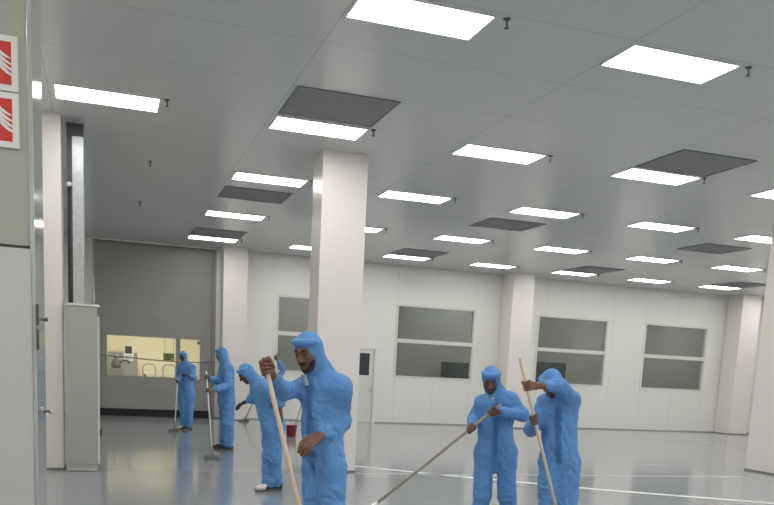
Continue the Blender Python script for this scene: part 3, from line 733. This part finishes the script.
    if sp.get('mask'):                            # paper mask pulled down below the chin
        for (r0, f0, u0, ww, hh) in sp['mask']:
            e = BM(); pts = []
            for i in range(6):
                for j in range(7):
                    a = (j/6-.5); t = i/5
                    pts.append(e.verts.new(tuple(hp(r0+ww*a, f0+.02*math.cos(a*2.6)-.01*t, u0-hh*t))))
            for i in range(5):
                for j in range(6): e.faces.new((pts[i*7+j], pts[i*7+j+1], pts[i*7+j+8], pts[i*7+j+7]))
            bmesh.ops.solidify(e, geom=list(e.faces), thickness=.004); tag(build('face_mask', e, M['mask'], root, smooth=True), 'white mask under the chin')
    for s in ('R', 'L'):
        shoe(root, J['ank'+s], uvz(*sp['toe'], 0) if 'toe'+s not in sp else uvz(*sp['toe'+s], 0), M[sp.get('shoe', ('shoe_white', 'shoe_white'))[0 if s == 'R' else 1]], sp.get('shoe_size', 1.0))
    for c in root.children: c.location = tuple(-ro)
    return root

def on_pole(T, B, py):
    """point of the pole T-B whose image height is py"""
    lo_, hi_ = 0.0, 1.0
    def yy(t):
        q = T+(B-T)*t-EYE; return CY-F_PX*(q@UPV)/(q@FWD)
    for _ in range(40):
        m_ = (lo_+hi_)/2
        if yy(m_) < py: lo_ = m_
        else: hi_ = m_
    return T+(B-T)*lo_

# ================================================================== people and their tools
# 1 front worker
w = 5.1; T = at_w(263.5, 357, w-.36); B = at_z(331, 640, 0)
mop(T, B, M['wood'], 'long pale wooden mop held upright by the front worker', .0135, across=UH)
C = on_pole(T, B, 367)
person(dict(w=w, seed=1.3, sc=.95, hs=1.06, label='front worker in blue hooded coverall gripping a mop with raised hand', face=(-.44, -.76, -.33), toe=(-.6, -.8), h=.0075, hb=.0055, tilt=-.03,
    J=dict(head=(308.3, 351.3, -.10), neck=(321, 374, 0), shR=(307, 385, .08), shL=(340, 386, -.08), elbR=(284, 391, -.14), elbL=(342.5, 421, .02), pelvis=(323, 456, 0), hipR=(317.5, 464, .05), hipL=(331, 465, -.05),
           knR=(315, 545, .0), knL=(331, 548, -.10), ankR=(315, 618, .06), ankL=(334, 628, -.08)),
    handR=dict(type='grip', C=C, axis=T-B, n=-1, rp=.0135), handL=dict(type='relaxed', at=(310.5, 441.5, -.26), palm=(-.2, .4, -1), side=-1, curl=.85),
    beard=1, mask=[(.018, .066, -.122, .042, .075)], amp=.013, loose=.90, leg=.93, flap=(-.6, -.8), shoe=('shoe_white', 'shoe_white')))

# 2 middle-right worker
w = 7.8; T = at_w(501, 404.5, w-.34); B = at_z(323, 546, 0)
mop(T, B, M['wood_dark'], 'dark slanting mop pole held low by the bowed worker, leaning left', .013, across=VH, socket=M['plastic_white'], upto=float(np.linalg.norm(on_pole(T, B, 502.5)-B))-.075)
person(dict(w=w, seed=2.1, label='worker facing the camera with bowed head, both hands on slanting pole', face=(-.12, -.80, -.50), toe=(-.15, -1), h=.008,
    J=dict(head=(491, 379, -.07), neck=(496, 392, .02), shR=(481.5, 402, 0), shL=(512, 400, .0), elbR=(474, 419, .10), elbL=(523, 415, -.02), pelvis=(495, 444, 0), hipR=(486, 453, 0), hipL=(505, 453, 0),
           knR=(482, 495, -.03), knL=(507, 497, -.03), ankR=(476, 534, .0), ankL=(508, 536, .0)),
    handR=dict(type='grip', C=on_pole(T, B, 428.5), axis=T-B, n=1), handL=dict(type='grip', C=on_pole(T, B, 411.5), axis=T-B, n=-1),
    beard=1, mask=[(-.026, .098, -.118, .03, .05), (.034, .094, -.112, .035, .065)], amp=.011, loose=.94, flap=(-.1, -1)))

# 3 right worker, face hidden by the raised arm
w = 7.2; T = at_w(519.8, 358, w-.40); B = at_z(571, 570, 0)
mop(T, B, M['wood'], 'long pale wooden mop held upright by the right worker', .013, across=UH)
person(dict(w=w, seed=3.7, label='rightmost worker with raised arm hiding the bowed face, holding a pole', face=(-.42, -.55, -.75), toe=(-.35, -1), h=.008,
    J=dict(head=(551.5, 383, -.08), neck=(559, 397, .02), shR=(545, 402, .05), shL=(572, 398, -.04), elbR=(531, 430, -.02), elbL=(560, 386, -.30), pelvis=(560, 452, .02), hipR=(551, 462, .03), hipL=(568, 462, .0),
           knR=(548, 508, .0), knL=(567, 511, -.03), ankR=(546, 551, .06), ankL=(567, 556, .03)),
    handR=dict(type='grip', C=on_pole(T, B, 420), axis=T-B, n=-1, cuff=.03), handL=dict(type='grip', C=on_pole(T, B, 386), axis=T-B, n=1, cuff=.06),
    mask=[(.03, .095, -.12, .03, .06)], amp=.012, loose=.98, leg=.94, flap=(-.3, -1)))

# 4 bent worker behind the front one
w = 10.3
person(dict(w=w, seed=4.2, label='stooping worker bent left behind the front worker, dark gloved hand reaching', face=(-.78, -.25, -.62), toe=(-.72, -.8), h=.009, skin=M['skin_dark'],
    J=dict(head=(246.5, 373.5, 0), neck=(257, 381.5, .02), shR=(257, 386, .14), shL=(264, 386, -.14), elbR=(251.5, 399, .16), elbL=(279, 402, -.22), pelvis=(273, 421, 0), hipR=(271.5, 427, .08), hipL=(275, 427, -.08),
           knR=(270, 456, .06), knL=(274, 457, -.08), ankR=(268.5, 484.5, -.02), ankL=(276, 483.5, .06)),
    handR=dict(type='relaxed', at=(240.5, 404.5, .22), palm=(.3, -.2, -1), side=1, curl=.45), handL=dict(type='relaxed', at=(281.5, 417, -.24), palm=(-1, .2, 0), side=-1, curl=.3, cuff=.09),
    amp=.012, loose=1.08, shoe=('shoe_white', 'shoe_black'), shoe_size=1.06))
# 5 left-middle worker in profile
w = 15.0; T = at_w(206.3, 371, w-.45); B = at_z(212.6, 459, 0)
mop(T, B, M['pole_white'], 'white mop pole with flat grey head, second from left', .011, across=UH)
person(dict(w=w, seed=5.4, label='worker second from left, standing in profile holding a white mop', face=(-.80, .35, -.22), toe=(-1, -.25), h=.010, hb=.009,
    J=dict(head=(221.5, 354.5, 0), neck=(225.5, 362.5, .02), shR=(226, 368.5, .17), shL=(228, 368.5, -.17), elbR=(219, 381, .0), elbL=(228.5, 386, -.28), pelvis=(226.5, 397, 0), hipR=(226, 402, .08), hipL=(227.5, 402, -.08),
           knR=(226, 424, .06), knL=(227.5, 424, -.1), ankR=(224, 443, .10), ankL=(228.5, 446, -.06)),
    handR=dict(type='grip', C=on_pole(T, B, 378), axis=T-B, n=-1, rp=.014), handL=dict(type='grip', C=on_pole(T, B, 391), axis=T-B, n=1, rp=.014, cuff=.05),
    amp=.011, loose=1.2, sc=1.08, shoe=('shoe_black', 'shoe_black')))
# 6 farthest-left worker by the shutter window
w = 19.0; T = at_w(177.5, 379, w-.40); B = at_z(174.6, 432, 0)
mop(T, B, M['pole_white'], 'white mop pole with flat grey head, leftmost and farthest', .011, across=UH)
person(dict(w=w, seed=6.8, label='farthest worker standing before the lit shutter window with a mop', face=(-.25, -.88, -.22), toe=(-.55, -.8), h=.011, hb=.009, skin=M['skin_dark'],
    J=dict(head=(183.2, 356.5, 0), neck=(185.5, 363, .03), shR=(180.5, 367, .03), shL=(192, 367, .0), elbR=(179, 376, .08), elbL=(193, 377, -.05), pelvis=(186.5, 390, 0), hipR=(183.5, 394, 0), hipL=(189.5, 394, 0),
           knR=(184, 411, 0), knL=(189, 411, -.04), ankR=(184, 426, .06), ankL=(189, 427.5, .0)),
    handR=dict(type='grip', C=on_pole(T, B, 382), axis=T-B, n=1, rp=.014), handL=dict(type='relaxed', at=(186, 374.5, -.24), palm=(-.2, .3, -1), side=-1, curl=.7),
    amp=.009, loose=1.08, flap=(-.3, -1), shoe=('shoe_white', 'shoe_black')))
# 7 worker mostly hidden behind the stooping one
w = 21.3; T = at_w(277.7, 352.5, w-.20); B = at_z(243.6, 421.8, 0)
mop(T, B, M['wood_dark'], 'thin dark mop pole slanting to the wall base behind the stooping worker', .012, across=UH)
person(dict(w=w, seed=7.9, label='hidden far worker of whom only a raised blue arm shows', face=(-.7, -.2, -.5), toe=(-1, .1), h=.011, hb=.009,
    J=dict(head=(269, 379.5, 0), neck=(273, 384, 0), shR=(272, 387, .15), shL=(275, 385.5, -.14), elbR=(267, 394, .05), elbL=(283.5, 369, -.08), pelvis=(274, 404, 0), hipR=(272.5, 407, .05), hipL=(275.5, 407, -.06),
           knR=(271, 417, 0), knL=(275, 417, 0), ankR=(272, 424, .05), ankL=(276, 425, 0)),
    handR=dict(type='grip', C=on_pole(T, B, 391), axis=T-B, n=-1), handL=dict(type='grip', C=on_pole(T, B, 357), axis=T-B, n=1),
    amp=.008, loose=1.02))

# red bucket with a stick standing in it
bp_ = at_z(292.3, 437, 0)
p = empty('bucket', (bp_[0], bp_[1]+.12, 0), 'red plastic bucket on the floor between the two left front workers', 'bucket')
b = BM(); lathe(b, [(.095, 0), (.10, .004), (.125, .235), (.135, .24), (.135, .25), (.122, .25), (.10, .02), (.02, .015)], 24); build('pail', b, M['bucket'], p, smooth=True)
b = BM(); tube(b, [(.13*math.cos(a), .03, .235-.12*math.sin(a)) for a in np.linspace(0, math.pi, 12)], .005, 6); build('bail_handle', b, M['metal_lever'], p)
s0 = np.array([bp_[0]+.02, bp_[1]+.12, .022]); s1 = at_w(303.5, 398, (s0@VH)+.1); s1 = s0+nrm(s1-s0)*1.25
p = empty('broom_handle', (0, 0, 0), 'thin dark stick standing in the red bucket', 'stick')
b = BM(); tube(b, [tuple(s0), tuple(s0+(s1-s0)*.5), tuple(s1)], .011, 8); build('shaft', b, M['wood_dark'], p, smooth=True)
b = BM(); tube(b, [tuple(s1), tuple(s1+nrm(s1-s0)*.06)], .015, 8); build('end_grip', b, M['plastic'], p, smooth=True)

# ------------------------------------------------------------------ world, colour management
wd = bpy.data.worlds.new('world'); scn.world = wd; wd.use_nodes = True
wd.node_tree.nodes['Background'].inputs[0].default_value = (.02, .02, .02, 1); wd.node_tree.nodes['Background'].inputs[1].default_value = .3
vs = scn.view_settings; vs.view_transform = 'Standard'; vs.look = 'None'; vs.exposure = 0.0; vs.gamma = 1.0; vs.use_curve_mapping = False
scn.cycles.max_bounces = 10; scn.cycles.diffuse_bounces = 6
